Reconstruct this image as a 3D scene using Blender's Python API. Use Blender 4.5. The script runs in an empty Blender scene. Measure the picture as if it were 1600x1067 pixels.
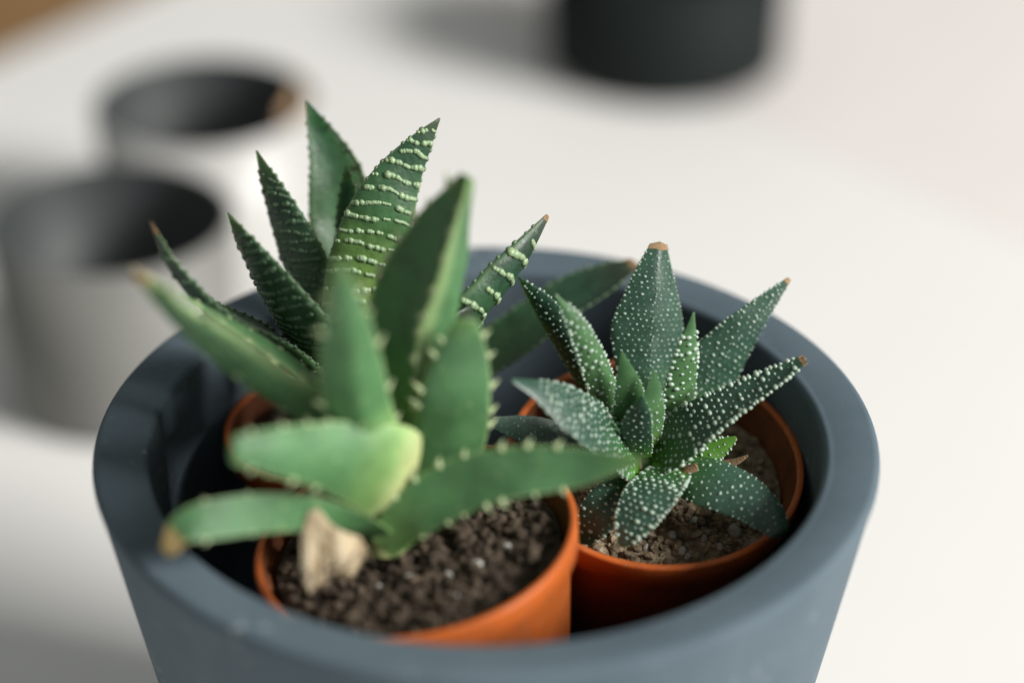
import bpy, bmesh, math, random
from mathutils import Vector, Matrix, noise
random.seed(7)
sc = bpy.context.scene
C = sc.collection
PI = math.pi

# ------------------------------------------------------------------ camera
FPX = 85 / 36 * 1600                      # focal length in photo pixels (1600 wide)
CAM = Vector((0.0052, -0.4156, 0.3996))
PITCH = math.radians(30.841)
cd = bpy.data.cameras.new('camera'); cam = bpy.data.objects.new('camera', cd); C.objects.link(cam)
cd.lens = 85; cd.sensor_width = 36; cd.clip_start = 0.02; cd.clip_end = 50
cam.location = CAM; cam.rotation_euler = (PI / 2 - PITCH, 0, 0)
cd.dof.use_dof = True; cd.dof.focus_distance = 0.503; cd.dof.aperture_fstop = 3.5
cd.dof.aperture_blades = 0
sc.camera = cam

# ------------------------------------------------------------------ light
w = bpy.data.worlds.new('World'); sc.world = w; w.use_nodes = True
bg = w.node_tree.nodes['Background']
bg.inputs[0].default_value = (.97, 1.0, 0.965, 1); bg.inputs[1].default_value = 0.25
def area(name, direction, dist, size, energy, col, target=(0, 0.05, 0.1)):
    ld = bpy.data.lights.new(name, 'AREA'); ld.shape = 'RECTANGLE'; ld.size, ld.size_y = size
    ld.energy = energy; ld.color = col
    o = bpy.data.objects.new(name, ld); C.objects.link(o)
    d = Vector(direction).normalized(); o.location = Vector(target) + d * dist
    o.rotation_euler = d.to_track_quat('Z', 'Y').to_euler()
    return o
LAZ, LEL = math.radians(-22), math.radians(31)
area('window_light', (math.cos(LAZ) * math.cos(LEL), math.sin(LAZ) * math.cos(LEL), math.sin(LEL)), 3.0, (1.0, 0.85), 164, (1.0, 0.975, 0.94))

sc.view_settings.view_transform = 'Standard'; sc.view_settings.look = 'None'
sc.view_settings.exposure = 0.0; sc.view_settings.gamma = 1.0
sc.cycles.max_bounces = 10
try: sc.cycles.use_denoising = True
except Exception: pass

# ------------------------------------------------------------------ placing helpers: a photo pixel's ray met with a plane of the place
def ray(px, py):
    a = (px - 800) / FPX; b = -(py - 533.5) / FPX; c, s = math.cos(PITCH), math.sin(PITCH)
    return Vector((a, c + b * s, -s + b * c))
def on_z(px, py, z):
    r = ray(px, py); return CAM + r * ((z - CAM.z) / r.z)
def on_y(px, py, y):
    r = ray(px, py); return CAM + r * ((y - CAM.y) / r.y)
FW = Vector((0, math.cos(PITCH), -math.sin(PITCH))); UP = Vector((0, math.sin(PITCH), math.cos(PITCH)))
def to_px(P):
    d = P - CAM; z = d.dot(FW); return Vector((800 + FPX * d.x / z, 533.5 - FPX * d.dot(UP) / z)), z

# ------------------------------------------------------------------ object helpers
def link(o, parent=None):
    C.objects.link(o)
    if parent is not None: o.parent = parent
    return o
def mesh_obj(name, bm, mats, parent=None, smooth=True, off=None):
    if off is not None:
        for v in bm.verts: v.co -= off
    me = bpy.data.meshes.new(name); bm.to_mesh(me); bm.free()
    for m in (mats if isinstance(mats, (list, tuple)) else [mats]): me.materials.append(m)
    if smooth: me.polygons.foreach_set('use_smooth', [True] * len(me.polygons))
    return link(bpy.data.objects.new(name, me), parent)
def thing(name, label, cat, loc=(0, 0, 0), group=None):
    o = bpy.data.objects.new(name, None); C.objects.link(o); o.location = loc
    o.empty_display_size = 0.01
    o['label'] = label; o['category'] = cat
    if group: o['group'] = group
    return o
def lathe(bm, prof, n=96, mi=None, closed=False):
    rings = []
    for r, z in prof:
        rings.append([bm.verts.new((r * math.cos(2 * PI * k / n), r * math.sin(2 * PI * k / n), z)) for k in range(n)] if r > 1e-6 else [bm.verts.new((0, 0, z))])
    for i in range(len(rings) - 1):
        a, b = rings[i], rings[i + 1]
        for k in range(n):
            k2 = (k + 1) % n
            vs = [a[k % len(a)], a[k2 % len(a)], b[k2 % len(b)], b[k % len(b)]]
            vs = list(dict.fromkeys(vs))
            if len(vs) > 2:
                f = bm.faces.new(vs)
                if mi: f.material_index = mi[i]
    return rings
def arc(cx, cz, r, a0, a1, n=6):
    return [(cx + r * math.cos(math.radians(a0 + (a1 - a0) * i / n)), cz + r * math.sin(math.radians(a0 + (a1 - a0) * i / n))) for i in range(n + 1)]
def add_blob(bm, co, r, axes=None, sub=1, jit=0.0):
    res = bmesh.ops.create_icosphere(bm, subdivisions=sub, radius=1.0)
    sx, sy, sz = r if isinstance(r, (tuple, list)) else (r, r, r)
    M = axes if axes is not None else Matrix.Identity(3)
    for v in res['verts']:
        c = v.co
        if jit: c = c * (1 + random.uniform(-jit, jit))
        v.co = Vector(co) + M @ Vector((c.x * sx, c.y * sy, c.z * sz))
def rand_rot():
    return Matrix.Rotation(random.uniform(0, 6.28), 3, Vector((random.gauss(0, 1), random.gauss(0, 1), random.gauss(0, 1))).normalized())

# ------------------------------------------------------------------ materials
def mat(name):
    m = bpy.data.materials.new(name); m.use_nodes = True
    nt = m.node_tree; return m, nt, nt.nodes['Principled BSDF']
def N(nt, typ, **kw):
    n = nt.nodes.new(typ)
    for k, v in kw.items():
        if k in n.inputs: n.inputs[k].default_value = v
        else: setattr(n, k, v)
    return n
def ramp(nt, fac, stops, interp='LINEAR'):
    r = nt.nodes.new('ShaderNodeValToRGB'); cr = r.color_ramp; cr.interpolation = interp
    while len(cr.elements) < len(stops): cr.elements.new(0.5)
    for e, (p, c) in zip(cr.elements, stops): e.position = p; e.color = (*c, 1)
    nt.links.new(fac, r.inputs[0]); return r
def noise_tex(nt, scale, detail=4, rough=.6, coord='Object'):
    tc = nt.nodes.new('ShaderNodeTexCoord'); n = nt.nodes.new('ShaderNodeTexNoise')
    n.inputs['Scale'].default_value = scale; n.inputs['Detail'].default_value = detail; n.inputs['Roughness'].default_value = rough
    nt.links.new(tc.outputs[coord], n.inputs['Vector']); return n
def bump(nt, p, height, strength, dist):
    b = nt.nodes.new('ShaderNodeBump'); b.inputs['Strength'].default_value = strength; b.inputs['Distance'].default_value = dist
    nt.links.new(height, b.inputs['Height']); nt.links.new(b.outputs[0], p.inputs['Normal']); return b
def mix(nt, fac, a, b, blend='MIX'):
    m = nt.nodes.new('ShaderNodeMix'); m.data_type = 'RGBA'; m.blend_type = blend
    for sock, v in ((m.inputs[0], fac), (m.inputs[6], a), (m.inputs[7], b)):
        if isinstance(v, bpy.types.NodeSocket): nt.links.new(v, sock)
        elif isinstance(v, (int, float)): sock.default_value = v
        else: sock.default_value = (*v, 1)
    return m.outputs[2]
def simple(name, col, rough=.5, var=.12, scale=60, bstr=.1, bdist=.0005, spec=.5, sss=0, bscale=None):
    m, nt, p = mat(name)
    n = noise_tex(nt, scale)
    r = ramp(nt, n.outputs[0], [(.3, tuple(c * (1 - var) for c in col)), (.7, tuple(min(1, c * (1 + var)) for c in col))])
    nt.links.new(r.outputs[0], p.inputs['Base Color'])
    p.inputs['Roughness'].default_value = rough; p.inputs['Specular IOR Level'].default_value = spec
    if sss:
        p.inputs['Subsurface Weight'].default_value = sss; p.inputs['Subsurface Radius'].default_value = (.004, .002, .001); p.inputs['Subsurface Scale'].default_value = 1
    n2 = noise_tex(nt, bscale or scale * 6)
    bump(nt, p, n2.outputs[0], bstr, bdist)
    return m
def leaf_mat(name, stops, stops_back=None, rough=.42, spec=.45, mott=.25, mscale=180, sss=.25, bstr=.25, margin=None):
    m, nt, p = mat(name)
    at = nt.nodes.new('ShaderNodeAttribute'); at.attribute_name = 'along'
    n = noise_tex(nt, 90, 3)
    ad = nt.nodes.new('ShaderNodeMath'); ad.operation = 'MULTIPLY_ADD'; ad.inputs[1].default_value = .14; 
    sb = nt.nodes.new('ShaderNodeMath'); sb.operation = 'SUBTRACT'; sb.inputs[1].default_value = .5
    nt.links.new(n.outputs[0], sb.inputs[0]); nt.links.new(sb.outputs[0], ad.inputs[0]); nt.links.new(at.outputs['Fac'], ad.inputs[2])
    col = ramp(nt, ad.outputs[0], stops).outputs[0]
    n2 = noise_tex(nt, mscale, 5, .65)
    r2 = ramp(nt, n2.outputs[0], [(.3, (1 - mott,) * 3), (.7, (1 + mott * .6,) * 3)])
    col = mix(nt, 1.0, col, r2.outputs[0], 'MULTIPLY')
    if margin:
        ac = nt.nodes.new('ShaderNodeAttribute'); ac.attribute_name = 'across'
        mr = ramp(nt, ac.outputs['Fac'], [(.90, (0, 0, 0)), (.995, (.65, .65, .65))])
        col = mix(nt, mr.outputs[0], col, margin)
        fl = noise_tex(nt, 420, 2, .5); fr = ramp(nt, fl.outputs[0], [(.66, (0, 0, 0)), (.74, (.35, .35, .35))])
        col = mix(nt, fr.outputs[0], col, margin)
    nt.links.new(col, p.inputs['Base Color'])
    rr = ramp(nt, n2.outputs[0], [(.3, (rough - .08,) * 3), (.75, (rough + .14,) * 3)])
    nt.links.new(rr.outputs[0], p.inputs['Roughness'])
    p.inputs['Specular IOR Level'].default_value = spec
    p.inputs['Subsurface Weight'].default_value = sss; p.inputs['Subsurface Radius'].default_value = (.0016, .0028, .0009); p.inputs['Subsurface Scale'].default_value = 1
    n3 = noise_tex(nt, 900, 3); bump(nt, p, n3.outputs[0], bstr, .0003)
    return m

M_aloe = leaf_mat('aloe_skin', [(0, (.50, .55, .25)), (.13, (.20, .36, .115)), (.32, (.088, .215, .082)), (.9, (.068, .170, .070)), (1, (.10, .20, .06))], rough=.47, mott=.32, mscale=120, margin=(.34, .46, .20))
M_zebra = leaf_mat('zebra_skin', [(0, (.29, .35, .10)), (.22, (.15, .25, .050)), (.55, (.045, .125, .042)), (.85, (.020, .062, .034)), (1, (.035, .05, .03))], rough=.46, mott=.35, mscale=260, bstr=.5, margin=(.14, .22, .12))
M_pearl = leaf_mat('pearl_skin', [(0, (.10, .25, .03)), (.16, (.045, .14, .035)), (.40, (.031, .080, .050)), (1, (.028, .072, .050))], rough=.36, spec=.55, mott=.25, mscale=300)
M_young = leaf_mat('young_pearl_skin', [(0, (.16, .30, .05)), (.3, (.085, .19, .07)), (1, (.065, .15, .065))], rough=.38, spec=.5, mott=.2, mscale=300)
M_fresh = leaf_mat('fresh_green_skin', [(0, (.12, .24, .04)), (.5, (.07, .18, .025)), (1, (.08, .20, .025))], rough=.35, mott=.2)
M_tooth = simple('tooth_horn', (.44, .53, .29), .5, .15, 500, .1)
M_pearldot = simple('pearl_wart', (.36, .46, .37), .22, .12, 900, .05, .0001, .6, .2)
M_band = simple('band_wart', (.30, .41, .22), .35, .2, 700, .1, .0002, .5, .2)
M_bandshade = simple('shaded_band_wart', (.085, .15, .08), .38, .25, 700, .1, .0002, .5, .2)  # pale wart colour darkened, the shade on most zebra leaves put into it
M_dry = simple('dried_tip', (.27, .18, .10), .8, .35, 350, .6, .0006, .2)
def sheath_mat():
    m, nt, p = mat('dried_sheath')
    tc = nt.nodes.new('ShaderNodeTexCoord'); mp = nt.nodes.new('ShaderNodeMapping'); mp.inputs['Scale'].default_value = (1500, 240, 150)
    mp.inputs['Rotation'].default_value = (0, math.radians(12), 0)
    n = nt.nodes.new('ShaderNodeTexNoise'); n.inputs['Scale'].default_value = 1; n.inputs['Detail'].default_value = 4
    nt.links.new(tc.outputs['Object'], mp.inputs[0]); nt.links.new(mp.outputs[0], n.inputs['Vector'])
    r = ramp(nt, n.outputs[0], [(.3, (.30, .21, .115)), (.5, (.52, .42, .27)), (.7, (.68, .58, .42))])
    nt.links.new(r.outputs[0], p.inputs['Base Color']); p.inputs['Roughness'].default_value = .85
    bump(nt, p, n.outputs[0], .7, .0008); return m
M_sheath = sheath_mat()
M_drytipY = simple('yellowed_tip', (.40, .29, .12), .7, .35, 260, .5, .0006, .25)

def planter_mat():
    m, nt, p = mat('slate_blue_clay')
    n = noise_tex(nt, 26, 6, .65)
    base = ramp(nt, n.outputs[0], [(.3, (.080, .113, .137)), (.7, (.112, .150, .177))])
    sp = noise_tex(nt, 420, 3, .6); spr = ramp(nt, sp.outputs[0], [(.58, (0, 0, 0)), (.72, (1, 1, 1))])
    big = noise_tex(nt, 45, 3, .6); bigr = ramp(nt, big.outputs[0], [(.52, (0, 0, 0)), (.68, (.8, .8, .8))])
    mm = nt.nodes.new('ShaderNodeMath'); mm.operation = 'MULTIPLY'
    nt.links.new(spr.outputs[0], mm.inputs[0]); nt.links.new(bigr.outputs[0], mm.inputs[1])
    col = mix(nt, mm.outputs[0], base.outputs[0], (.42, .45, .46))
    nt.links.new(col, p.inputs['Base Color'])
    p.inputs['Roughness'].default_value = .72; p.inputs['Specular IOR Level'].default_value = .22
    n2 = noise_tex(nt, 300, 4); bump(nt, p, n2.outputs[0], .12, .0004)
    return m
M_planter = planter_mat()
M_terra = simple('orange_plastic', (.52, .120, .022), .45, .08, 90, .12, .0003, .4, .12)
def terra_dirt(m):
    nt = m.node_tree; p = nt.nodes['Principled BSDF']; src = p.inputs['Base Color'].links[0].from_socket
    n = noise_tex(nt, 110, 6, .7); r = ramp(nt, n.outputs[0], [(.50, (0, 0, 0)), (.72, (.75, .75, .75))])
    n2 = noise_tex(nt, 700, 3, .6); r2 = ramp(nt, n2.outputs[0], [(.60, (0, 0, 0)), (.70, (.6, .6, .6))])
    c = mix(nt, r.outputs[0], src, (.30, .085, .03)); c = mix(nt, r2.outputs[0], c, (.42, .22, .12))
    nt.links.new(c, p.inputs['Base Color'])
terra_dirt(M_terra)
M_terra_in = simple('shaded_inner_plastic', (.17, .055, .022), .7, .35, 140, .3, .0004, .25)  # shade inside the pots put into a dark brown inner wall colour
M_white = simple('white_glaze', (.46, .455, .44), .4, .02, 20, .03)
M_greypot = simple('warm_grey_clay', (.19, .19, .176), .6, .06, 40, .05)
M_darkin = simple('charcoal_glaze', (.040, .047, .048), .55, .1, 30, .05)
M_dark = simple('black_green_glaze', (.010, .014, .014), .7, .1, 30, .05, .0005, .15)
M_table = simple('white_laminate', (.80, .79, .77), .42, .012, 8, .03, .0003, .4)
M_box = simple('pinkish_white_paint', (.74, .70, .68), .75, .015, 14, .05, .0004, .2)
M_tan = simple('tan_reflection', (.36, .24, .14), .8, .12, 60, .2, .0005, .2)  # warm reflection in the farther white pot, put into a tan colour
M_tleg = simple('table_leg_white', (.7, .69, .67), .4, .03, 10, .05)
def soil_mat(name, a, b, c):
    m, nt, p = mat(name)
    n = noise_tex(nt, 330, 6, .7)
    r = ramp(nt, n.outputs[0], [(.3, a), (.52, b), (.72, c)])
    nt.links.new(r.outputs[0], p.inputs['Base Color']); p.inputs['Roughness'].default_value = .85; p.inputs['Specular IOR Level'].default_value = .25
    n2 = noise_tex(nt, 1500, 5); bump(nt, p, n2.outputs[0], .6, .0006)
    return m
M_soilA = soil_mat('dark_peat', (.020, .015, .011), (.060, .044, .031), (.17, .125, .085))
M_soilC = soil_mat('gritty_soil', (.07, .055, .038), (.27, .21, .135), (.55, .46, .32))
M_perlite = simple('perlite', (.40, .40, .37), .8, .25, 500, .5, .0006, .2)
def wood_mat():
    m, nt, p = mat('oak_floor')
    tc = nt.nodes.new('ShaderNodeTexCoord'); mp = nt.nodes.new('ShaderNodeMapping'); mp.inputs['Scale'].default_value = (2, 22, 2)
    n = nt.nodes.new('ShaderNodeTexNoise'); n.inputs['Scale'].default_value = 2.2; n.inputs['Detail'].default_value = 6
    nt.links.new(tc.outputs['Object'], mp.inputs[0]); nt.links.new(mp.outputs[0], n.inputs['Vector'])
    r = ramp(nt, n.outputs[0], [(.3, (.36, .19, .065)), (.7, (.52, .30, .12))])
    nt.links.new(r.outputs[0], p.inputs['Base Color']); p.inputs['Roughness'].default_value = .5
    return m
M_floor = wood_mat()

# ------------------------------------------------------------------ floor (far below, seen past the table's corner) and table
bm = bmesh.new()
for i in range(-8, 22):
    for j in range(-1, 3):
        x0 = -2.6 + i * 0.145; y0 = -0.6 + j * 1.5 + (0.75 if i % 2 else 0)
        if x0 > 1.8: continue
        res = bmesh.ops.create_cube(bm, size=1)
        for v in res['verts']: v.co = Vector((x0 + v.co.x * .143, y0 + .75 + v.co.y * 1.497, -.745 + v.co.z * .02))
fl = mesh_obj('floor', bm, M_floor, smooth=False); fl['kind'] = 'structure'

e1 = on_z(0, 88, 0); e2 = on_z(195, 0, 0); g1 = on_z(1600, 372, 0); g2 = on_z(1000, 112, 0)
u = (e2 - e1).normalized(); vv = (g1 - g2).normalized()
den = u.x * vv.y - u.y * vv.x; dd = g1 - e1
far = e1 + u * ((dd.x * vv.y - dd.y * vv.x) / den)                # the table's far corner
tab = thing('table', 'white laminate table under all the pots, its far corner edge showing brown floor', 'table', (0, 0, -.735))
bm = bmesh.new()
corners = [far - u * 1.25, far, far + vv * 1.15, far + vv * 1.15 - u * 1.25]
def rounded(pts, rad, n=8):
    out = []
    for i, p in enumerate(pts):
        a = (pts[i - 1] - p).normalized(); b = (pts[(i + 1) % len(pts)] - p).normalized()
        for k in range(n + 1):
            s = k / n; q0, q1 = p + a * rad, p + b * rad
            out.append(q0 * (1 - s) ** 2 + p * 2 * s * (1 - s) + q1 * s * s)
    return out
poly = rounded(corners, .03)
lay = [[bm.verts.new((p.x - (0 if k in (1, 2) else 0), p.y, z)) for p in poly] for k, z in enumerate((0, -.003, -.027, -.03))]
cen = sum((p for p in poly), Vector()) / len(poly)
for ring, s in ((lay[0], .997), (lay[3], .997)):
    for v in ring: v.co.x = cen.x + (v.co.x - cen.x) * s; v.co.y = cen.y + (v.co.y - cen.y) * s
bm.faces.new(lay[0]); bm.faces.new(lay[3])
for k in range(3):
    for i in range(len(poly)):
        j = (i + 1) % len(poly); bm.faces.new([lay[k][i], lay[k][j], lay[k + 1][j], lay[k + 1][i]])
bmesh.ops.recalc_face_normals(bm, faces=bm.faces)
mesh_obj('tabletop', bm, M_table, tab, smooth=False, off=Vector((0, 0, -.735)))
for p in corners:
    q = cen + (p - cen) * .86; bm = bmesh.new()
    bmesh.ops.create_cone(bm, cap_ends=True, segments=20, radius1=.016, radius2=.024, depth=.705)
    lg = mesh_obj('leg', bm, M_tleg, tab); lg.location = (q.x, q.y, .3525)

# ------------------------------------------------------------------ planter
H = .13
pl = thing('planter', 'large slate blue round planter holding the three potted succulents', 'planter')
prof = [(0, .001), (.0565, .001)] + arc(.0565, .004, .003, -90, -10, 4) + [(.0692, .070), (.0790, .1240)]
prof += arc(.0784, .1284, .0016, -8, 90, 8) + [(.0745, .1298), (.0712, .1294)] + arc(.0704, .1276, .0017, 80, 172, 7)
prof += [(.0684, .112), (.0673, .085), (.0662, .0625)] + [(.0640, .0605), (.03, .06), (0, .06)]
bm = bmesh.new(); lathe(bm, prof, 160); bmesh.ops.recalc_face_normals(bm, faces=bm.faces)
mesh_obj('planter_body', bm, M_planter, pl)

# ------------------------------------------------------------------ nursery pots
def nursery(label, centre, r, tilt, h, soil_d, soil_m, grains, gsize, pebbles, mound=.002):
    """centre: middle of the rim circle; tilt: the axis direction"""
    ax = Vector(tilt).normalized()
    R = Vector((0, 0, 1)).rotation_difference(ax)
    t = thing('nursery_pot', label, 'plant pot', centre - ax * h, 'orange plastic nursery pots inside the slate planter')
    t.rotation_mode = 'QUATERNION'; t.rotation_quaternion = R
    bm = bmesh.new(); th = .0011
    prof = [(0, .0006), (r * .70, 0), (r * .735, .001)] + [(r - .0018 - .0005, h - .0068), (r - .0014, h - .0062)]
    prof += [(r - .0005, h - .0056)] + arc(r - .0006, h - .0006, .0006, 0, 90, 4) + arc(r - th, h - .0005, .0005, 90, 180, 3)
    prof += [(r - th - .0006, h - .004), (r - .0034, h - .0062), (r * .735, .003), (0, .0022)]
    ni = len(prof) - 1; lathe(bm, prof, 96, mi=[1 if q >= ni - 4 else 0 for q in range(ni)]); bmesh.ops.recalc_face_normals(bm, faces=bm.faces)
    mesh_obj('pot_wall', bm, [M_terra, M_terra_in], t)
    # soil: an uneven bed with crumbs lying in it
    bm = bmesh.new(); zs = h - soil_d; rs = r * (.735 + .2 * zs / h) - .0012
    nr, na = 22, 64; rings = []
    def sz(x, y):
        q = Vector((x * 260, y * 260, 3.3 + r * 1000)); d = math.hypot(x, y) / rs
        return zs + mound * (1 - d * d) + .0011 * noise.noise(q) + .0006 * noise.noise(q * 2.7)
    rings.append([bm.verts.new((0, 0, sz(0, 0)))])
    for i in range(1, nr + 1):
        rr = rs * i / nr
        rings.append([bm.verts.new((rr * math.cos(2 * PI * k / na), rr * math.sin(2 * PI * k / na), sz(rr * math.cos(2 * PI * k / na), rr * math.sin(2 * PI * k / na)))) for k in range(na)])
    for i in range(nr):
        a, b = rings[i], rings[i + 1]
        for k in range(na):
            if len(a) == 1: bm.faces.new([a[0], b[k], b[(k + 1) % na]])
            else: bm.faces.new([a[k], b[k], b[(k + 1) % na], a[(k + 1) % na]])
    for _ in range(grains):
        a = random.uniform(0, 6.283); rr = rs * math.sqrt(random.random()) * .965
        s = gsize * random.choice((.35, .45, .55, .7, .9, 1.2, 1.7)) * random.uniform(.8, 1.2)
        x, y = rr * math.cos(a), rr * math.sin(a)
        if rr + s > rs: continue
        add_blob(bm, (x, y, sz(x, y) + s * random.uniform(.1, .5)), (s, s * random.uniform(.6, 1), s * random.uniform(.5, .9)), rand_rot(), 1, .22)
    so = mesh_obj('potting_soil', bm, soil_m, t, smooth=False); so['kind'] = 'stuff'
    Mi = t.matrix_basis.inverted()
    for px, py, s in pebbles:
        # where the pixel's ray meets the soil plane
        o = centre - ax * (soil_d - .001 - mound * .6); d = ray(px, py); k = (o - CAM).dot(ax) / d.dot(ax); P = CAM + d * k
        L = R.inverted() @ (P - (centre - ax * h))
        if math.hypot(L.x, L.y) > rs - .001: continue
        bm = bmesh.new(); add_blob(bm, (0, 0, 0), (s, s * .85, s * .75), rand_rot(), 2, .10)
        pb = mesh_obj('pebble', bm, M_perlite, t); pb.location = (L.x, L.y, sz(L.x, L.y) + s * .45)
    return t, R

CF = on_z(648, 836, .121); CR = on_z(1024, 716, .1165); CB = Vector((-.0310, .0285, .1160))
nursery('orange nursery pot holding the smooth toothed aloe, nearest the front rim', CF, .0325, (-.150, -.02, 1), .053, .0048, M_soilA, 1500, .00105,
        [(745, 880, .0014), (640, 905, .0012), (700, 895, .001), (850, 808, .0012), (470, 882, .001), (590, 915, .0011), (790, 850, .001), (540, 930, .001), (430, 880, .0009), (715, 925, .0012)])
nursery('orange nursery pot holding the dark white-pearled succulent, under its right leaves', CR, .0316, (.05, -.20, 1), .052, .0078, M_soilC, 1600, .00085,
        [(1148, 828, .0018), (1085, 812, .0012), (1065, 855, .0013), (1035, 790, .001), (1010, 850, .001), (1075, 865, .001), (1100, 838, .001), (1050, 835, .0012), (985, 838, .001), (1125, 850, .001)])
nursery('orange nursery pot in deep shade under the tall zebra-striped succulent', CB, .0270, (-.12, .03, 1), .051, .0055, M_soilA, 420, .0011, [])

# ------------------------------------------------------------------ leaves
def catmull(P, s):
    n = len(P) - 1; x = min(max(s, 0), 1) * n; i = min(int(x), n - 1); f = x - i
    p1, p2 = P[i], P[i + 1]; p0 = P[i - 1] if i > 0 else p1 * 2 - p2; p3 = P[i + 2] if i + 2 <= n else p2 * 2 - p1
    return (p1 * 2 + (p2 - p0) * f + (p0 * 2 - p1 * 5 + p2 * 4 - p3) * f * f + (p1 * 3 - p0 - p2 * 3 + p3) * f ** 3) * .5
class Leaf:
    def __init__(s, pts, widths, n=None, conc=.12, thick=.32, keel=.3, NS=44, twist=0, wob=.03, seed=0):
        P = [on_y(*p) for p in pts]; s.NS = NS; s.conc, s.thick, s.keel = conc, thick, keel
        dense = [catmull(P, i / 200) for i in range(201)]
        L = [0]
        for i in range(200): L.append(L[-1] + (dense[i + 1] - dense[i]).length)
        s.length = L[-1]
        # widths follow the control points; find the arc share of each
        cp = [L[round(200 * i / (len(P) - 1))] / L[-1] for i in range(len(P))]
        W = [Vector((x, 0, 0)) for x in widths]
        s.C, s.T, s.Sd, s.Nn, s.hw = [], [], [], [], []
        j = 0
        for i in range(NS + 1):
            t = i / NS; d = t * L[-1]
            while j < 199 and L[j + 1] < d: j += 1
            f = (d - L[j]) / max(1e-9, L[j + 1] - L[j])
            s.C.append(dense[j].lerp(dense[j + 1], f)); g = (j + f) / 200
            s.T.append((catmull(P, min(1, g + .01)) - catmull(P, max(0, g - .01))).normalized())
            s.hw.append(max(.3, catmull(W, g).x))
        hd = P[-1] - P[0]; hd.z = 0; hd = hd.normalized() if hd.length > 1e-4 else Vector((0, -1, 0))
        for i in range(NS + 1):
            T = s.T[i]
            if n is not None: Nv = Vector(n)
            else: Nv = Vector((0, 0, 1)) * T.dot(hd) - hd * T.z
            Nv = (Nv - T * Nv.dot(T)).normalized()
            if twist: Nv = Matrix.Rotation(twist * (i / NS - .3), 3, T) @ Nv
            S = T.cross(Nv).normalized()
            c0, z = to_px(s.C[i]); cs, _ = to_px(s.C[i] + S * .001); ct, _ = to_px(s.C[i] + T * .001)
            ti = (ct - c0); pm = FPX / z
            if ti.length > 1e-6:
                ti.normalize(); app = abs((cs - c0).x * ti.y - (cs - c0).y * ti.x) / .001
            else: app = pm
            s.Sd.append(S); s.Nn.append(Nv)
            s.hw[i] = s.hw[i] / 2 / max(app, .62 * pm)
        s.seed = seed or random.uniform(0, 99); s.wob = wob
    def at(s, t, x, side):
        """side +1 upper face, -1 lower face; returns a point"""
        g = min(max(t, 0), 1) * s.NS; i = min(int(g), s.NS - 1); f = g - i
        c = s.C[i].lerp(s.C[i + 1], f); S = s.Sd[i].lerp(s.Sd[i + 1], f); Nv = s.Nn[i].lerp(s.Nn[i + 1], f); h = s.hw[i] * (1 - f) + s.hw[i + 1] * f
        q = 1 - x * x
        y = -s.conc * q if side > 0 else -s.thick * ((max(q, 0) ** .5) * (1 - s.keel) + s.keel * (1 - abs(x)))
        p = c + S * (h * x) + Nv * (h * y)
        return p + Nv * (s.wob * h * noise.noise(p * 170 + Vector((s.seed, 0, 0)))) + S * (s.wob * h * noise.noise(p * 140 + Vector((0, s.seed, 5))))
    def normal(s, t, x, side):
        x = min(max(x, -.97), .97)
        a = s.at(t + .01, x, side) - s.at(t - .01, x, side); b = s.at(t, min(1, x + .03), side) - s.at(t, max(-1, x - .03), side)
        nn = b.cross(a).normalized()
        i = min(int(t * s.NS), s.NS); ref = s.Nn[i] * side
        return nn if nn.dot(ref) > 0 else -nn
    def side(s, t): return s.Sd[min(int(max(t, 0) * s.NS), s.NS)], s.T[min(int(max(t, 0) * s.NS), s.NS)], s.hw[min(int(max(t, 0) * s.NS), s.NS)]
    def build(s, root, material, name='leaf', label=None, tip=None, tip_mat=None, M=26, amin=0.0, amul=1.0):
        org = root.location
        xs = [(math.cos(PI * k / (M // 2)), 1) for k in range(M // 2 + 1)] + [(-math.cos(PI * k / (M // 2)), -1) for k in range(1, M // 2)]
        rings = [[s.at(i / s.NS, x, sd) for x, sd in xs] for i in range(s.NS + 1)]
        def make(i0, i1, nm, mt, parent, cap0, cap1, puff=0):
            bm = bmesh.new(); lay = bm.verts.layers.float.new('along'); la2 = bm.verts.layers.float.new('across'); vr = []
            for i in range(i0, i1 + 1):
                row = []
                for k, p in enumerate(rings[i]):
                    if puff:
                        p = s.C[i] + (p - s.C[i]) * (1.02 + puff * random.uniform(-.5, 1.0)) + s.T[i] * s.hw[i] * puff * random.uniform(-.6, .6)
                    v = bm.verts.new(p - org); v[lay] = amin + amul * i / s.NS; v[la2] = abs(xs[k][0]); row.append(v)
                vr.append(row)
            n = len(xs)
            for a, b in zip(vr, vr[1:]):
                for k in range(n): bm.faces.new([a[k], a[(k + 1) % n], b[(k + 1) % n], b[k]])
            for row, do, i in ((vr[0], cap0, i0), (vr[-1], cap1, i1)):
                if do:
                    c = bm.verts.new(s.C[i] - org + s.T[i] * (s.hw[i] * (.35 if i else -.1)) - s.Nn[i] * s.hw[i] * s.thick * .4); c[lay] = amin + amul * i / s.NS
                    for k in range(n): bm.faces.new([row[k], row[(k + 1) % n], c])
            bmesh.ops.recalc_face_normals(bm, faces=bm.faces)
            return mesh_obj(nm, bm, mt, parent)
        it = s.NS if not tip else round(tip * s.NS)
        o = make(0, it, name, material, root, True, it == s.NS)
        if label: o['label'] = label
        if tip: make(it, s.NS, 'dry_tip', tip_mat or M_dry, o, False, True, puff=.10)
        s.obj = o; s.org = org
        return o

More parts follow.
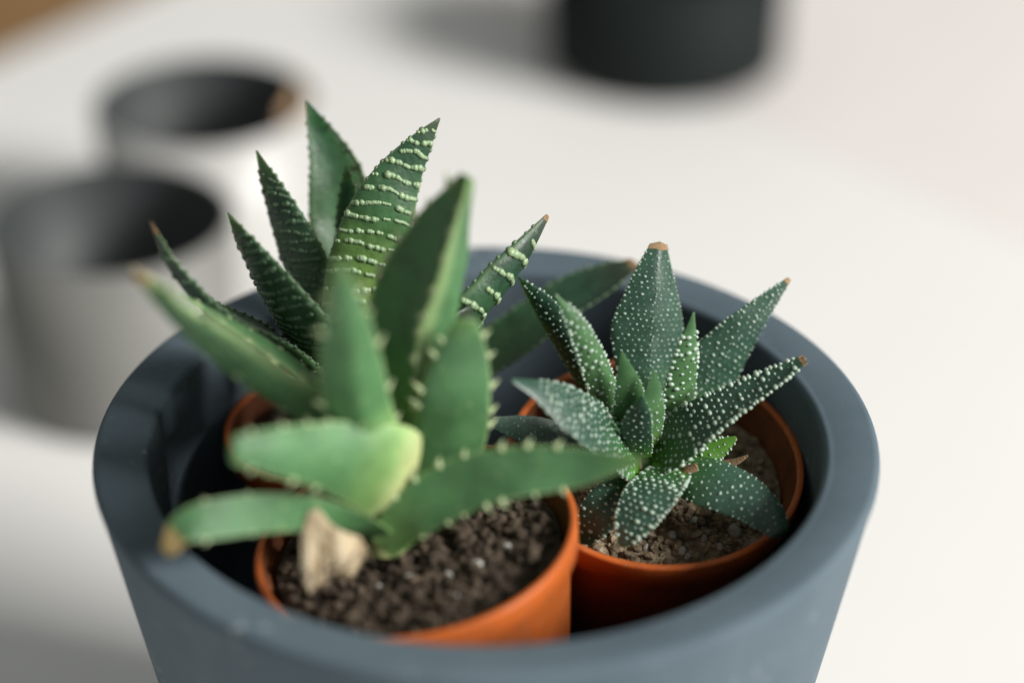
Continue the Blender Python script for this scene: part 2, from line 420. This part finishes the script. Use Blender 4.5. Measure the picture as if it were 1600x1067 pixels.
def tooth_mesh():
    bm = bmesh.new(); rows = []
    for k, (r, z, b) in enumerate(((.52, -.25, 0), (.40, .10, .02), (.19, .52, .10), (.02, 1.05, .30))):
        rows.append([bm.verts.new((r * math.cos(a * PI / 3) + b, r * .6 * math.sin(a * PI / 3), z)) for a in range(6)])
    for a, b in zip(rows, rows[1:]):
        for k in range(6): bm.faces.new([a[k], a[(k + 1) % 6], b[(k + 1) % 6], b[k]])
    bm.faces.new(rows[-1]); bm.faces.new(rows[0][::-1])
    me = bpy.data.meshes.new('tooth'); bm.to_mesh(me); bm.free(); me.materials.append(M_tooth)
    me.polygons.foreach_set('use_smooth', [True] * len(me.polygons)); return me
TOOTH = tooth_mesh()
def add_tooth(lf, p, d, along, size):
    z = d.normalized(); x = (along - z * along.dot(z)).normalized(); y = z.cross(x)
    o = bpy.data.objects.new('tooth', TOOTH); link(o, lf.obj)
    R = Matrix((x, y, z)).transposed().to_4x4()
    o.matrix_local = Matrix.Translation(p - lf.org) @ R @ Matrix.Diagonal((size, size, size, 1))
def teeth(lf, n, t0, t1, size, sides=(1, -1), keel=0):
    for sd in sides:
        for i in range(n):
            t = t0 + (t1 - t0) * (i + random.uniform(.25, .75)) / n; S, T, h = lf.side(t)
            p = lf.at(t, sd * .985, 1); d = S * sd * 1.0 + T * random.uniform(.35, .7) + lf.Nn[min(int(t * lf.NS), lf.NS)] * random.uniform(0, .3)
            add_tooth(lf, p, d, T, size * random.uniform(.55, 1.3) * (.75 + .25 * math.sin(PI * t)))
    for i in range(keel):
        t = random.uniform(t0, t1); x = random.uniform(-.6, .6); S, T, h = lf.side(t)
        add_tooth(lf, lf.at(t, x, -1), lf.normal(t, x, -1) + T * .4, T, size * random.uniform(.4, .6))

def pearls(lf, step=.0012, r=.00024, faces=(1, -1), t0=.06, t1=.96, edge=1.25, dens=1.0, ridge=True):
    bm = bmesh.new()
    def put(t, x, sd, k):
        S, T, h = lf.side(t); nrm = lf.normal(t, x, sd); p = lf.at(t, x, sd)
        a = S - nrm * S.dot(nrm); a.normalize(); b = nrm.cross(a)
        rr = r * k; add_blob(bm, p - lf.org + nrm * rr * .12, (rr * 1.3, rr * .9, rr * .75), Matrix((a, b, nrm)).transposed(), 1)
    nt_ = int(lf.length * (t1 - t0) / step)
    for sd in faces:
        for i in range(nt_):
            t = t0 + (t1 - t0) * (i + .5) / nt_; _, _, h = lf.side(t); m = max(1, int(2 * h / (step * 1.12)))
            for j in range(m):
                if random.random() > dens: continue
                x = -1 + 2 * (j + .5 + (.5 if i % 2 else 0) * .9 + random.uniform(-.15, .15)) / m
                if abs(x) > .9: continue
                put(min(.99, t + random.uniform(-.2, .2) * step / lf.length), x, sd, random.choice((.5, .7, .8, 1, 1.35)) * random.uniform(.75, 1.15))
    if edge:
        ne = int(lf.length * (t1 - t0) / (step * .8))
        for sx in (-1, 1):
            for i in range(ne):
                t = t0 + (t1 - t0) * (i + random.uniform(.2, .8)) / ne
                put(t, sx * .97, random.choice((1, -1)), edge * random.uniform(.75, 1.2))
    if ridge and -1 in faces:
        ne = int(lf.length * (t1 - t0) / (step * 1.2))
        for i in range(ne):
            t = t0 + (t1 - t0) * (i + random.uniform(.2, .8)) / ne; put(t, random.uniform(-.04, .04), -1, random.uniform(.7, 1.1))
    if len(bm.verts):
        o = mesh_obj('pearls', bm, M_pearldot, lf.obj); o['kind'] = 'stuff'
    else: bm.free()

def bands(lf, n, t0=.08, t1=.92, sides=(-1,), r=.00058, slope=0.0, strong=1.0, mt=None):
    for sd in sides:
        for i in range(n):
            tc = t0 + (t1 - t0) * (i + random.uniform(.35, .65)) / n
            bm = bmesh.new(); x = -.93 + random.uniform(0, .15); ph = random.uniform(0, 6.28)
            while x < .92:
                S, T, h = lf.side(tc); run = random.choice((.0008, .001, .0014, .0024, .0034)) / max(h, .001)
                run = min(run, .95 - x); m = max(1, int(run * h / .00030)); rr = r * random.uniform(.65, 1.15) * strong * (.6 + .4 * min(1, h / .005))
                for k in range(m + 1):
                    xx = x + run * k / max(1, m)
                    t = tc + slope * xx + .006 * math.sin(xx * 4 + ph) + .012 * (1 - xx * xx) + .004 * noise.noise(Vector((xx * 9, i * 3.1, lf.seed)))
                    t = min(max(t, .02), .97); nrm = lf.normal(t, xx, sd); p = lf.at(t, xx, sd)
                    a = S - nrm * S.dot(nrm); a.normalize(); b = nrm.cross(a)
                    q = rr * (random.uniform(.86, 1.0) if random.random() < .82 else 1.3)
                    add_blob(bm, p - lf.org + nrm * q * .05, (q * 1.25, q * 1.15, q * .55), Matrix((a, b, nrm)).transposed(), 1)
                x += run + random.uniform(.0007, .0018) / max(h, .001)
            if len(bm.verts): mesh_obj('tubercle_band', bm, mt or M_band, lf.obj)
            else: bm.free()

def edge_beads(lf, r=.00042, step=.0022):
    bm = bmesh.new(); ne = int(lf.length * .8 / step)
    for sx in (-1, 1):
        for i in range(ne):
            t = .12 + .82 * (i + random.uniform(.3, .7)) / ne; S, T, h = lf.side(t); p = lf.at(t, sx * .98, 1)
            q = r * random.uniform(.7, 1.2); add_blob(bm, p - lf.org, (q, q * 1.5, q), Matrix((S, T, S.cross(T))).transposed(), 1)
    o = mesh_obj('edge_warts', bm, M_bandshade, lf.obj); o['kind'] = 'stuff'

# ---- aloe (front)
aloe = thing('aloe_plant', 'smooth mid green aloe with pale toothed leaf edges in the front orange pot', 'succulent', CF - Vector((0, 0, .012)))
def A(pts, wd, tn=0, ts=.0021, t0=.12, t1=.97, kt=0, sides=(1, -1), label=None, tip=None, tm=None, amin=0.0, amul=1.0, **k):
    lf = Leaf(pts, wd, **k); lf.build(aloe, M_aloe, label=label, tip=tip, tip_mat=tm, amin=amin, amul=amul)
    if tn: teeth(lf, tn, t0, t1, ts, sides, kt)
    return lf
A([(590, 680, -.013), (498, 608, -.021), (386, 536, -.028), (300, 480, -.034), (255, 446, -.036), (219, 422, -.038)], [104, 106, 100, 74, 52, 26], 8, .0022, kt=9, sides=(1, -1), n=(.15, .25, 1), conc=.05, thick=.70, keel=.15, tip=.975, tm=M_drytipY)
A([(550, 650, -.008), (466, 574, -.006), (374, 512, -.004), (284, 460, -.003)], [50, 44, 32, 5], 6, .0013, n=(.3, .3, 1), conc=.1, thick=.3, amin=.3, amul=.7)
A([(624, 712, -.014), (612, 610, -.012), (614, 500, -.010), (664, 385, -.010), (724, 280, -.011)], [80, 100, 102, 74, 20], 10, .0027, n=(-.90, -.45, .2), conc=.24, thick=1.35, keel=.2)
A([(672, 770, -.018), (700, 690, -.020), (711, 615, -.021), (721, 552, -.020), (728, 500, -.020)], [92, 116, 112, 82, 36], 5, .0019, n=(-.15, .9, .2), conc=.05, thick=.28, keel=.15, t0=.35, amin=.15, amul=.85)
A([(590, 720, -.026), (560, 640, -.032), (546, 565, -.037), (538, 490, -.042), (530, 410, -.046)], [98, 108, 98, 68, 20], 5, .0018, kt=8, n=(-.38, .85, .35), conc=.15, thick=.62, keel=.75)
A([(598, 858, -.0345), (640, 806, -.0345), (712, 762, -.0345), (800, 738, -.0355), (900, 730, -.036), (1005, 718, -.037)], [44, 78, 90, 82, 62, 8], 7, .0016, n=(-.2, -.9, .55), conc=.10, thick=.35, t1=.75, amin=.12, amul=.88)
A([(612, 862, -.028), (560, 826, -.036), (490, 804, -.042), (410, 802, -.047), (330, 812, -.0515), (285, 826, -.0535), (260, 862, -.055)], [44, 48, 54, 62, 62, 48, 24], 4, .0012, n=(-.35, -.9, .45), conc=.0, thick=.35, tip=.94, tm=M_drytipY, label='drooping leaf with a yellowed dry tip', amin=.2, amul=.8)
A([(645, 746, -.0270), (641, 746, -.0275), (630, 743, -.0287), (604, 735, -.0315), (525, 714, -.039), (445, 706, -.047), (368, 702, -.054)], [46, 84, 124, 150, 114, 82, 44], 4, .0014, n=(-.24, -.84, .55), t0=.5, conc=-.28, thick=.65, keel=.0, label='broad leaf pointing at the viewer with a pale base', amin=-.09, amul=1.0)
A([(604, 730, -.012), (574, 650, -.004), (556, 580, .002), (548, 520, .006)], [96, 108, 86, 24], 0, n=(.1, -1, .3), conc=.1, amin=.3, amul=.7)  # unseen leaf added behind the upright leaf to shade the rear pot
A([(636, 580, .010), (650, 480, .013), (672, 395, .015), (698, 318, .016)], [84, 92, 74, 14], 0, n=(-.8, -.5, .2), conc=.1, thick=.3, amin=.3, amul=.7)  # unseen leaf added behind the tall leaf to shade the planter's left wall
A([(664, 750, -.010), (688, 670, -.006), (708, 600, -.004), (716, 560, -.003)], [90, 100, 64, 14], 0, n=(-.1, 1, .3), conc=.1, amin=.3, amul=.7)  # added hidden leaf, blocks light towards the rear nursery pot
# pale stem the leaves clasp
bm = bmesh.new(); b0 = on_y(602, 850, -.0265); b1 = on_y(606, 730, -.0265)
for i in range(13):
    s = i / 12; c = b0.lerp(b1, s); r = .0048 + .0012 * s
    for k in range(24):
        v = bm.verts.new(c + Vector((r * math.cos(2 * PI * k / 24), r * math.sin(2 * PI * k / 24), 0)) - aloe.location)
bm.verts.ensure_lookup_table(); lay = bm.verts.layers.float.new('along'); bm.verts.ensure_lookup_table()
for i in range(13):
    for k in range(24): bm.verts[i * 24 + k][lay] = .04 + .26 * max(0, i / 12 - .45)
for i in range(12):
    for k in range(24): bm.faces.new([bm.verts[i * 24 + k], bm.verts[i * 24 + (k + 1) % 24], bm.verts[(i + 1) * 24 + (k + 1) % 24], bm.verts[(i + 1) * 24 + k]])
mesh_obj('stem', bm, M_aloe, aloe)
lf = Leaf([(490, 796, -.0425), (498, 832, -.0435), (512, 864, -.0445), (522, 894, -.044)], [12, 56, 96, 112], n=(.25, -.8, .5), conc=-.22, thick=.04, wob=.20)
o = lf.build(aloe, M_sheath, 'dry_sheath', 'papery tan dried leaf base')
at_ = o.data.attributes['along'].data; T_ = lf.T[-1]; N_ = lf.Nn[-1]
for q, v in enumerate(o.data.vertices):
    a = at_[q].value
    if a > .72: v.co += T_ * ((a - .72) * random.uniform(-.012, .006)) + N_ * ((a - .72) * random.uniform(-.004, .006))
    v.co += N_ * (.0012 * math.sin(v.co.x * 900) * a)
bm = bmesh.new()
for j in range(15):
    x = -.9 + 1.8 * j / 14 + random.uniform(-.04, .04)
    for i in range(16):
        t = .04 + .92 * i / 15; p = lf.at(t, x + .03 * math.sin(t * 5 + j), 1); nrm = lf.normal(t, x, 1)
        S, T, h = lf.side(t); add_blob(bm, p - lf.org, (.00022, .0006, .00022), Matrix((S, T, nrm)).transposed(), 1)
f_ = mesh_obj('fibres', bm, M_sheath, o); f_['kind'] = 'stuff'

# ---- zebra succulent (back left)
zeb = thing('zebra_plant', 'tall dark green succulent with raised pale crosswise bands on pointed leaves', 'succulent', CB - Vector((0, 0, .012)))
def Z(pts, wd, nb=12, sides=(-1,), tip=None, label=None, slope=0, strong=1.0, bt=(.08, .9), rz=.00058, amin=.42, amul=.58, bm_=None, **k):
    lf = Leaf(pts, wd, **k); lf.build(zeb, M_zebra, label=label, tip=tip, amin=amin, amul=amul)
    if nb: bands(lf, nb, bt[0], bt[1], sides, rz, slope, strong, bm_ or M_bandshade)
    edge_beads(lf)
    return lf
Z([(515, 590, .020), (435, 522, .014), (350, 482, .009), (278, 414, .006), (236, 346, .006)], [48, 60, 54, 34, 5], 9, tip=.95, n=(.5, .4, .8), thick=.6, strong=.8)
Z([(528, 590, .020), (484, 512, .016), (434, 445, .015), (388, 382, .017), (355, 333, .019)], [66, 88, 70, 40, 4], 18, n=(.55, .75, .4), conc=.1, thick=.4, strong=1.0)
Z([(530, 580, .032), (492, 450, .036), (458, 365, .040), (428, 298, .044), (401, 236, .046)], [64, 72, 58, 34, 3], 20, n=(.4, .9, .2), conc=.1, thick=.35, strong=.9, slope=.03)
Z([(520, 600, .024), (478, 606, .014), (440, 612, .004), (412, 616, -.002)], [58, 66, 48, 5], 6, n=(0, -.3, 1), thick=.4)  # hidden leaf added to keep light off the rear pot
Z([(530, 610, .022), (585, 600, .012), (625, 575, .004), (650, 550, -.001)], [58, 66, 48, 5], 6, n=(0, -.3, 1), thick=.4)  # another hidden leaf, added to cast shade on the rear pot
Z([(600, 610, .024), (665, 585, .018), (708, 535, .014), (728, 480, .013)], [80, 100, 96, 30], 5, n=(-.7, .5, .1), thick=.35)  # mostly hidden leaf added to block rays reaching the rear pot
Z([(600, 610, .036), (655, 565, .034), (684, 520, .033), (700, 470, .032)], [84, 104, 88, 16], 5, n=(-.7, -.6, .1), thick=.35)  # added unseen leaf, stops light slipping past the aloe to the rear pot
Z([(540, 570, .040), (534, 420, .046), (530, 340, .051), (526, 280, .054), (512, 236, .057), (497, 200, .059), (479, 158, .060)], [80, 90, 94, 88, 62, 36, 3], 15, sides=(1,), n=(.25, -1, .2), conc=.45, thick=.35, strong=.8, rz=.0005, amin=.30, amul=.6)
Z([(545, 400, .044), (546, 330, .046), (541, 256, .047)], [44, 40, 3], 0, n=(.2, 1, .1), thick=.4)
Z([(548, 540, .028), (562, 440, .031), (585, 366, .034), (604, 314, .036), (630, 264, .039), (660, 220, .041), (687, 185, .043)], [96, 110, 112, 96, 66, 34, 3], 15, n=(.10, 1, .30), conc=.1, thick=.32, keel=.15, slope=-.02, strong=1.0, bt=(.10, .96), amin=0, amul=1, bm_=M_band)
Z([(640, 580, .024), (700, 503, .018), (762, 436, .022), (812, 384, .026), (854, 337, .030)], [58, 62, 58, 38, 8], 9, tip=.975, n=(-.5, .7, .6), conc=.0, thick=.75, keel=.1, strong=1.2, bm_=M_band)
Z([(680, 600, .040), (785, 535, .044), (875, 470, .049), (940, 436, .052), (991, 412, .054)], [58, 70, 64, 48, 18], 8, tip=.98, n=(-.2, -.3, 1), conc=.1, thick=.4, strong=.8)

# ---- pearl succulent (right)
prl = thing('pearl_plant', 'dark green succulent with white pearly warts all over its spiky leaves', 'succulent', CR - Vector((0, 0, .012)))
def Q(pts, wd, tip=None, label=None, material=None, pk=None, **k):
    lf = Leaf(pts, wd, **k); lf.build(prl, material or M_pearl, label=label, tip=tip)
    pearls(lf, **(pk or {})); return lf
back = dict(faces=(-1,)); top = dict(faces=(1,)); both = dict(faces=(1, -1))
Q([(1004, 690, .018), (1008, 585, .023), (1011, 512, .027), (1020, 440, .030), (1029, 382, .033)], [70, 92, 112, 70, 26], tip=.985, n=(-.22, 1, .2), conc=.1, thick=.42, keel=.75, pk=dict(faces=(-1,), step=.00112), label='tallest pearly leaf with a broken tan tip')
Q([(978, 690, .018), (936, 606, .021), (892, 535, .024), (850, 477, .027), (809, 432, .029)], [50, 54, 50, 34, 3], n=(.30, .9, .12), pk=dict(faces=(-1,), step=.0014, r=.00027), thick=.4)
Q([(975, 700, .012), (950, 630, .009), (924, 558, .007), (897, 503, .005), (868, 460, .004)], [40, 46, 42, 27, 3], material=M_young, n=(.25, -.9, .5), conc=-.35, thick=.35, pk=dict(faces=(1,), step=.0014, r=.00040, t1=.92))
Q([(1052, 690, .014), (1060, 625, .013), (1070, 560, .012), (1084, 488, .011)], [41.4, 46.8, 36, 2.7], material=M_young, n=(.55, -.8, .3), conc=-.4, thick=.3, pk=dict(faces=(1,), r=.0005, step=.0017, t1=.85))
Q([(1040, 690, .020), (1090, 605, .024), (1140, 537, .027), (1186, 485, .030), (1233, 436, .033)], [66, 98, 70, 38, 7], tip=.985, n=(.45, .75, .6), conc=.1, thick=.35, keel=.3, pk=dict(faces=(-1,), step=.0013, r=.00027))
Q([(990, 695, .008), (986, 648, .006), (981, 600, .005), (972, 550, .004)], [43.2, 54, 39.6, 2.7], material=M_young, n=(.1, -1, .3), conc=-.2, pk=dict(faces=(1,), t1=.7, dens=.45))
Q([(1010, 700, .006), (1016, 650, .003), (1020, 615, .003), (1023, 580, .003)], [39.6, 43.2, 27, 2.7], material=M_young, n=(.4, -.9, .2), conc=-.2, pk=dict(faces=(1,), t1=.75, dens=.6))
Q([(996, 712, .003), (994, 676, .0), (1000, 645, -.001), (1004, 618, -.001)], [43.2, 50.4, 36, 3.6], n=(-.2, -1, .3), conc=-.25, pk=dict(faces=(1,), t1=.85))
Q([(1000, 726, .006), (1060, 682, .003), (1112, 645, .003), (1185, 602, .005), (1257, 561, .007)], [54, 75.6, 61.2, 37.8, 14.4], tip=.982, n=(-.30, -.35, .9), conc=.12, thick=.5, pk=dict(faces=(1, -1), step=.0014, r=.00042, edge=1.45))
Q([(992, 718, .004), (938, 672, -.003), (888, 638, -.007), (845, 612, -.009), (800, 594, -.011)], [60, 72, 62, 34, 5], n=(.2, -.5, 1), conc=-.15, thick=.4, pk=dict(faces=(1,), step=.0013, r=.00040, edge=1.0, t1=.85))
Q([(960, 722, .014), (890, 694, .012), (830, 674, .011), (772, 660, .010)], [54, 55.8, 48.6, 18], n=(0, -.4, 1), pk=dict(faces=(1,), r=.00022, step=.0013, edge=.6))
Q([(1052, 728, .001), (1018, 770, -.009), (990, 815, -.015), (972, 852, -.018)], [50.4, 75.6, 59.4, 16.2], n=(-.45, -.75, .8), conc=-.05, thick=.3, pk=dict(faces=(1,), step=.0013, r=.0004, edge=1.3))
Q([(1048, 738, .001), (1105, 752, -.004), (1160, 776, -.008), (1198, 805, -.012), (1220, 832, -.015)], [54, 77.4, 72, 57.6, 32.4], n=(.1, -.55, 1), conc=-.3, thick=.3, pk=dict(faces=(1,), step=.0014, r=.00027, edge=.9))
Q([(1052, 726, .004), (1095, 712, .004), (1122, 700, .005), (1150, 684, .006)], [23.4, 39.6, 34.2, 7.2], material=M_fresh, n=(-.1, -.7, 1), conc=-.2, pk=dict(faces=(1,), r=.00028, dens=.5, t0=.3), label='short bright fresh green leaf')
Q([(1000, 742, .001), (952, 785, -.006), (925, 820, -.009), (912, 846, -.010)], [50.4, 66.6, 54, 21.6], n=(-.2, -.6, 1), conc=-.2, pk=dict(faces=(1,), step=.0014, r=.00034))
for pts, wd in (([(1050, 748, -.001), (1070, 742, -.002), (1088, 728, -.002)], [14, 30, 12]), ([(1118, 722, .004), (1145, 722, .003), (1168, 712, .003)], [6, 12, 4])):
    Leaf(pts, wd, n=(0, -.6, 1), conc=-.3, thick=.2, wob=.15).build(prl, M_dry, 'dry_flake')

# ------------------------------------------------------------------ background pots
def white_pot(label, cx, cy, r, h, r0, mt):
    t = thing('small_pot', label, 'pot', (cx, cy, 0), 'small pots with dark insides')
    bm = bmesh.new(); prof = [(0, .0008), (r0 - .002, .0008)] + arc(r0 - .002, .0028, .002, -90, 0, 4) + [(r, h - .001)] + arc(r - .001, h - .001, .001, 0, 90, 3)
    lathe(bm, prof, 96); mesh_obj('pot_wall', bm, mt, t)
    bm = bmesh.new(); lathe(bm, arc(r - .001, h - .0012, .0012, 90, 180, 3) + [(r0 - .003, .006), (0, .005)], 96)
    mesh_obj('pot_lining', bm, M_darkin, t); return t
a0 = on_z(140, 703, 0)
def pot_at(px, py, wpx, h, label, mt, taper=.9):
    c = on_z(px, py, h); _, z = to_px(c); r = wpx / FPX * z / 2; return white_pot(label, c.x, c.y, r, h, r * taper, mt), c, r
pot_at(173, 340, 384, .060, 'warm grey pot with a dark inside, close behind the planter', M_greypot, .93)
t2, c2, r2 = pot_at(318, 158, 346, .060, 'white pot with an added tan reflection strip in it, farther back on the table', M_white, .93)
# tan strip added for the warm reflection inside the far pot's rim
bm = bmesh.new(); t = thing('tan_reflection_strip', 'added tan strip for the warm reflection inside the rim of the farther white pot', 'reflection strip', (c2.x, c2.y, .006))
vs = []
for k in range(15):
    a = math.radians(-30 + 58 * k / 14); top_ = .0575 + .0035 * math.sin(PI * k / 14)
    for rr in (r2 - .0052, r2 - .0046): vs.append([bm.verts.new((rr * math.cos(a), rr * math.sin(a), z)) for z in (.0, top_)])
for k in range(14):
    i, o_, i2, o2 = vs[2 * k], vs[2 * k + 1], vs[2 * k + 2], vs[2 * k + 3]
    for q in ((i[0], i2[0], i2[1], i[1]), (o_[0], o_[1], o2[1], o2[0]), (i[1], i2[1], o2[1], o_[1]), (i[0], o_[0], o2[0], i2[0])): bm.faces.new(q)
bm.faces.new([vs[0][0], vs[0][1], vs[1][1], vs[1][0]]); bm.faces.new([vs[-2][0], vs[-1][0], vs[-1][1], vs[-2][1]])
mesh_obj('reflection_sheet', bm, M_tan, t, smooth=False)
# lower white table beyond the far edge, a black pot standing on it
ZL = -.004
nb = Vector((-vv.y, vv.x, 0)); nb = nb if nb.y > 0 else -nb       # points away from the near table
sd = thing('side_table', 'lower pinkish white tabletop beyond the far right edge of the white table', 'table', (0, 0, -.735))
q0 = far + nb * .003
bm = bmesh.new(); poly = rounded([q0, q0 + nb * .75, q0 + nb * .75 + vv * 1.2, q0 + vv * 1.2], .02)
lay = [[bm.verts.new((p.x, p.y, z)) for p in poly] for z in (ZL, ZL - .025)]
bm.faces.new(lay[0]); bm.faces.new(lay[1])
for i in range(len(poly)):
    j = (i + 1) % len(poly); bm.faces.new([lay[0][i], lay[0][j], lay[1][j], lay[1][i]])
bmesh.ops.recalc_face_normals(bm, faces=bm.faces); bmesh.ops.bevel(bm, geom=[e for e in bm.edges if abs(e.verts[0].co.z - e.verts[1].co.z) < 1e-6], offset=.002, segments=2, affect='EDGES')
mesh_obj('tabletop', bm, M_box, sd, smooth=False, off=Vector((0, 0, -.735)))
for a, b in ((.06, .06), (.06, .69), (1.14, .06), (1.14, .69)):
    q = q0 + vv * a + nb * b; bm = bmesh.new()
    bmesh.ops.create_cone(bm, cap_ends=True, segments=20, radius1=.016, radius2=.022, depth=.70)
    lg = mesh_obj('leg', bm, M_tleg, sd); lg.location = (q.x, q.y, .352)
rb = .0465; cb = on_z(1046, 168, 0) + Vector((0, rb * .95, 0)); cb.z = 0
t = thing('black_pot', 'large black green pot standing at the far edge of the white table', 'pot', cb)
bm = bmesh.new(); hb = .050
lathe(bm, [(0, .0008), (rb * .95, .0008)] + arc(rb * .95, .004, .003, -90, 0, 4) + [(rb * 1.03, hb - .002)] + arc(rb * 1.03 - .003, hb - .002, .003, 0, 180, 6) + [(rb * .9, .02), (0, .018)], 96)
mesh_obj('pot_wall', bm, M_dark, t)
